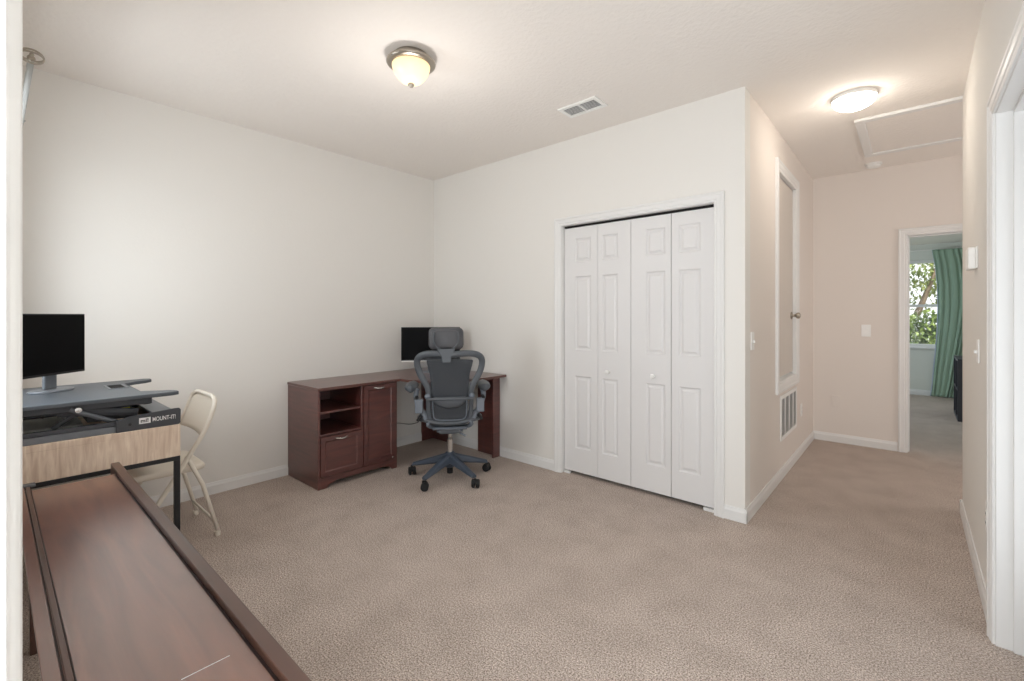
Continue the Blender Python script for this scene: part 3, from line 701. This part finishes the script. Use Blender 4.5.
MB().sheet(G).build('back_pad', M['chairdark'], oc, smooth=True, solid=.014)
# thin inner frame loop, lower
lo = [(.128,.66),(.126,.58),(.120,.532),(.10,.512),(.05,.508),(0,.508),(-.05,.508),(-.10,.512),(-.120,.532),(-.126,.58),(-.128,.66)]
MB().tube(smoothpath([(x, yb(x,z)-.010, z) for x,z in lo],3), .0045, 8).build('inner_frame', M['chairlight'], oc, smooth=True)
# lumbar
MB().tube(smoothpath([(x, yb(0,.675)-.028+.55*x*x, .674) for x in (-.175,-.12,-.06,0,.06,.12,.175)],3), .011, 10, ry=.007, side=(0,1,0)).build('lumbar_bar', M['chairgrey'], oc, smooth=True)
for sx in (-1,1): 
    MB().lathe([(.0001,0),(.021,0),(.022,.010),(.018,.020),(.0001,.022)], (sx*.166, yb(.166,.69)-.012, .692), 20, Matrix.Rotation(R(90),4,'X')).build('lumbar_knob', M['chairlight'], oc, smooth=True)
G = []
for i in range(7):
    t = i/6; row = []
    for j in range(13):
        s = -1+2*j/12; x = .118*s; z = .690-(.015+.072*math.sqrt(max(0,1-s*s*.96)))*t
        row.append((x, yb(x,z)-.018-.008*math.sin(PI*t), z))
    G.append(row)
MB().sheet(G).build('lumbar_pad', M['chairgrey'], oc, smooth=True, solid=.010)
# headrest
hx = -.028
br = MB(); br.prism([(hx-.080,1.090),(hx-.055,1.090),(hx-.040,1.055),(hx+.040,1.055),(hx+.055,1.090),(hx+.080,1.090),(hx+.060,1.035),(hx+.042,1.000),(hx+.036,.952),(hx-.030,.952),(hx-.036,1.000),(hx-.060,1.035)], -.298, -.283, 'y')
br.build('headrest_bracket', M['chairgrey'], oc, bevel=.005)
G = []
n1, n2 = 20, 28; rings = []
def rr(wd, hh, r, n=28):
    pts = []
    for qx, qz, a0 in ((1,1,0),(-1,1,90),(-1,-1,180),(1,-1,270)):
        for k in range(n//4):
            a = R(a0+90*k/(n//4-1)); pts.append(((wd-r)*qx+r*math.cos(a), (hh-r)*qz+r*math.sin(a)))
    return pts
for yy, sc_ in ((-.292,.80),(-.286,.92),(-.272,.985),(-.255,1.0),(-.238,.98),(-.225,.90),(-.220,.78)):
    rings.append([Vector((hx+x, yy+.9*x*x, 1.128+z*(1-.06*0))) for x, z in rr(.130*sc_, .083*sc_, .038*sc_)])
MB().loft(rings).build('headrest', M['leather'], oc, smooth=True)
rings = []
for yy, sc_ in ((-.292,1.0),(-.300,.97),(-.303,.90)):
    rings.append([Vector((hx+x, yy+.7*x*x, 1.126+z)) for x, z in rr(.094*sc_, .064*sc_, .030*sc_)])
MB().loft(rings).build('headrest_shell', M['leather'], oc, smooth=False, bevel=.003)
for sx in (-1,1):
    MB().tube(smoothpath([(hx+sx*.085,-.300,1.180),(hx+sx*.092,-.300,1.13),(hx+sx*.080,-.303,1.085),(hx+sx*.045,-.303,1.055)],4), .006, 8).build('headrest_yoke', M['chairgrey'], oc, smooth=True)
# arms
for sx in (-1,1):
    ao = .03 if sx < 0 else 0
    rings = []
    for t in [i/10 for i in range(11)]:
        y = -.14+.27*t; w_ = .052*math.sqrt(max(.02,1-(2*t-1)**4*.9)); zc = .736+.006*math.sin(PI*t)
        cx_ = sx*(.270+ao-.03*t*0)
        rings.append([Vector((cx_+w_*math.cos(a), y, zc+.029*math.sin(a))) for a in [2*PI*i/16 for i in range(16)]])
    ap = MB().loft(rings).build('armrest', M['chairgrey'], oc, smooth=True)
    MB().tube(smoothpath([(sx*.250,-.10,.735),(sx*.262,-.10,.68),(sx*.245,-.12,.62),(sx*.205,-.155,.56),(sx*.17,-.185,.50)],4), .017, 10, ry=.020).build('arm_post', M['chairlight'], oc, smooth=True)
    MB().box((sx*.232-.030,-.205,.560),(sx*.232+.030,-.150,.665)).build('arm_clamp', M['chairlight'], oc, bevel=.008, seg=3)
    MB().tube([(sx*.255,-.19,.672),(sx*.255,-.13,.672)], .013, 12).build('arm_lever', M['rubber'], oc, smooth=False)
    MB().tube([(sx*.215,-.18,.54),(sx*.245,-.18,.50)], .012, 12).build('adjust_knob', M['rubber'], oc)
    MB().tube(smoothpath([(sx*.15,-.20,.50),(sx*.165,-.19,.47),(sx*.13,-.14,.44),(sx*.06,-.08,.42)],3), .016, 10).build('back_support', M['chairlight'], oc, smooth=True)

# ------------------------------------------------------------------ bedroom things
cu = tag(empty('curtain', (.262, 9.90, 0)), 'long green curtain gathered at the right side of the bedroom window', 'curtain')
zs = [0.012,.05,.2,.45,.76,1.1,1.45,1.8,2.1,2.31,2.345]; le = [-.035,-.03,-.015,.0,.025,.045,.052,.045,.02,-.01,-.012]
G = []
for z, l in zip(zs, le):
    row = []; wdt = .56 if z > 1.5 else .56-.20*(1.5-z)/1.5; 
    for j in range(73):
        t = j/72; x = l+wdt*t; f_ = 8; t = t+.022*math.sin(11*t)+.012*math.sin(23*t+z*.6)
        amp = .028*(.6+.4*math.sin(3+t*7)) * (1 if z < 2.3 else .6)
        row.append((x + .008*math.sin(t*2*PI*f_*2+z*1.5), amp*math.sin(t*2*PI*f_+.5*math.sin(z*2)), z+(.015*math.sin(t*40) if z < .06 else 0)*.3))
    G.append(row)
MB().sheet(G).build('curtain_panel', M['curtain'], cu, smooth=True, solid=.003)
G = [[(l-.012+.02*t_, .012+.01*t_, z) for t_ in (0,.5,1)] for z, l in zip(zs, le)]
MB().sheet(G).build('lining', M['curtainlining'], cu, smooth=True, solid=.002)
cr2 = tag(empty('curtain_rod', (.25, 9.92, 2.35)), 'thin white curtain rod above the bedroom window', 'curtain rod')
MB().tube([(-1.15,0,0),(.9,0,0)], .008, 10).build('rod', M['white'], cr2, smooth=True)
for bx_ in (-1.05,.8): MB().tube([(bx_,0,0),(bx_,.08,0)], .006, 8).build('bracket', M['white'], cr2)

cs = tag(empty('cube_shelf', (.42, 7.80, 0)), 'low charcoal cube shelf beside the curtain in the bedroom', 'shelf')
sh = MB(); dpt = .34; Ln = .72
sh.box((0,0,.735),(dpt,Ln,.765)).box((0,0,0),(dpt,Ln,.03)).box((0,0,.03),(dpt,.02,.735)).box((0,Ln-.02,.03),(dpt,Ln,.735))
sh.build('shelf_case', M['cube'], cs, bevel=.002)
MB().box((0,.02,.375),(dpt,Ln-.02,.392)).box((0,.352,.03),(dpt,.368,.375)).box((0,.352,.392),(dpt,.368,.735)).build('dividers', M['cube'], cs, bevel=.001)
MB().box((dpt-.008,.02,.03),(dpt-.002,Ln-.02,.735)).build('back_panel', M['cube'], cs)

# ------------------------------------------------------------------ outside
struct(MB().box((-14, 10.3, -.4), (14, 40, -.3)).build('ground', M['grass']), 'grass outside')
def leaves(name, centers, n, sz, m, par):
    b = MB(); 
    for _ in range(n):
        c, rad = random.choice(centers); 
        while True:
            p = Vector((random.uniform(-1,1), random.uniform(-1,1), random.uniform(-1,1)))
            if p.length < 1: break
        p = Vector(c)+Vector((p.x*rad[0], p.y*rad[1], p.z*rad[2]))
        q = Matrix.Rotation(random.uniform(0,6.28),3,'Z') @ Matrix.Rotation(random.uniform(-1.3,1.3),3,'X'); s = sz*random.uniform(.6,1.4)
        vs = [b.bm.verts.new(p+q@Vector(t)*s) for t in ((0,-1,0),(.42,-.2,.08),(.35,.4,.05),(0,1,-.1),(-.35,.4,.05),(-.42,-.2,.08))]
        b.bm.faces.new(vs)
    return b.build(name, m, par)
def tree(loc, base, tops, lab, cs_, n):
    o = tag(empty('tree', loc), lab, 'tree', 'trees beyond the bedroom window')
    for i, tp in enumerate(tops):
        pts = smoothpath([base, Vector(base).lerp(Vector(tp), .5)+Vector((.12,0,.1)), tp], 5)
        MB().tube(pts, [.07-.05*k/len(pts) for k in range(len(pts))], 8).build('trunk' if i == 0 else 'branch', M['bark'], o, smooth=True)
    f_ = leaves('foliage', cs_, n, .055, M['leaf'], o); f_['kind'] = 'stuff'
    return o
tree((-.6, 13.6, -.3), (0,0,0), [(.5,.2,3.4),(1.3,0,3.6),(-.7,.3,3.6),(1.0,-.3,2.6)], 'leafy tree with slanting trunks seen through the upper bedroom window', [((.6,.2,2.7),(.7,.6,.5)),((-.2,0,3.3),(.9,.7,.6)),((1.2,0,2.3),(.5,.5,.35)),((1.2,.2,3.3),(.9,.6,.5)),((.3,.3,2.0),(.8,.5,.6))], 3200)
tree((1.1, 15.2, -.3), (0,0,0), [(-1.0,.2,3.8),(-.3,0,4.2),(.6,.3,3.9)], 'taller tree standing further back beyond the bedroom window', [((-.6,.2,3.3),(.9,.7,.7)),((.3,0,4.0),(1.1,.8,.7)),((.2,.1,2.9),(.8,.6,.5))], 2200)
for i, (x, y, lab) in enumerate(((-1.35, 12.9, 'dense green shrub at the left beyond the bedroom window'), (.15, 12.8, 'dense green shrub seen in the lower bedroom window pane'), (1.65, 13.0, 'dense green shrub at the right beyond the bedroom window'))):
    o = tag(empty('shrub', (x, y, -.3)), lab, 'shrub', 'shrubs beyond the bedroom window')
    MB().tube([(0,0,0),(.02,0,.9)], .03, 8).tube([(0,0,.2),(.3,.1,1.1)], .02, 6).tube([(0,0,.2),(-.3,-.1,1.1)], .02, 6).build('stem', M['bark'], o)
    f_ = leaves('foliage', [((0,0,.8),(.66,.5,.85)),((.1,0,1.15),(.52,.4,.55))], 3200, .055, M['leaf2'], o); f_['kind'] = 'stuff'

# ------------------------------------------------------------------ light
def area(name, loc, rot, sx, sy, e, col=(1,1,1)):
    l = bpy.data.lights.new(name, 'AREA'); l.shape = 'RECTANGLE'; l.size = sx; l.size_y = sy; l.energy = e; l.color = col
    o = bpy.data.objects.new(name, l); C.objects.link(o); o.location = loc; o.rotation_euler = rot; return o
def point(name, loc, e, col, r=.1):
    l = bpy.data.lights.new(name, 'POINT'); l.energy = e; l.color = col; l.shadow_soft_size = r
    o = bpy.data.objects.new(name, l); C.objects.link(o); o.location = loc; return o
area('daylight_left_window', (-2.97, -.25, 1.6), (R(90), 0, 0), .9, 1.3, 26, (.88,.95,1))       # shines +Y
area('fill_behind', (-.18, -.35, 1.25), (R(104), 0, 0), .9, 2.0, 40, (.90,.955,1))  # added fill panel behind the opening, tilted up to imitate bounced light
area('fill_side_room', (.75, 2.15, 1.2), (R(104), 0, R(90)), 1.0, 1.9, 6, (.90,.955,1))  # unseen fill added in the side room, also tilted upward
area('fill_hall_return', (1.9, 4.9, 1.5), (R(90), 0, R(90)), 1.2, 1.8, 9.5, (1,.97,.96))  # panel added around the corner to lift the hallway
area('fill_bedroom', (-1.9, 8.0, 1.4), (R(90), 0, R(-90)), 2.0, 1.4, 22, (.74,.88,1))  # added bluish fill inside the bedroom, separate from its window
point('room_lamp', (-2.087, 1.536, 2.15), 6.6, (1,.96,.92), .12)
point('hall_lamp', (-.287, 3.73, 2.45), 1.6, (1,.90,.80), .09)
sun = bpy.data.lights.new('sun', 'SUN'); sun.energy = 3.5; sun.angle = R(1); so = bpy.data.objects.new('sun', sun); C.objects.link(so); so.rotation_euler = (R(38), R(18), R(10))

wd = bpy.data.worlds.new('sky'); bpy.context.scene.world = wd; wd.use_nodes = True
bg = wd.node_tree.nodes['Background']; bg.inputs[0].default_value = (.93,.97,1,1); bg.inputs[1].default_value = 1.3

# ------------------------------------------------------------------ camera
cam = bpy.data.cameras.new('camera'); co = bpy.data.objects.new('camera', cam); C.objects.link(co)
co.location = (0,0,1.305); co.rotation_euler = (R(90), 0, R(41.2))
cam.sensor_width = 36; cam.lens = 457/1024*36; cam.shift_y = -25.5/1024; cam.clip_start = .02
sc = bpy.context.scene; sc.camera = co
sc.view_settings.view_transform = 'Standard'; sc.view_settings.look = 'None'; sc.view_settings.gamma = 1; sc.view_settings.use_curve_mapping = False
sc.view_settings.exposure = 0.46
sc.cycles.max_bounces = 10; sc.cycles.diffuse_bounces = 6; sc.cycles.glossy_bounces = 4; sc.cycles.transparent_max_bounces = 12
sc.cycles.use_denoising = True; sc.cycles.sample_clamp_indirect = 6
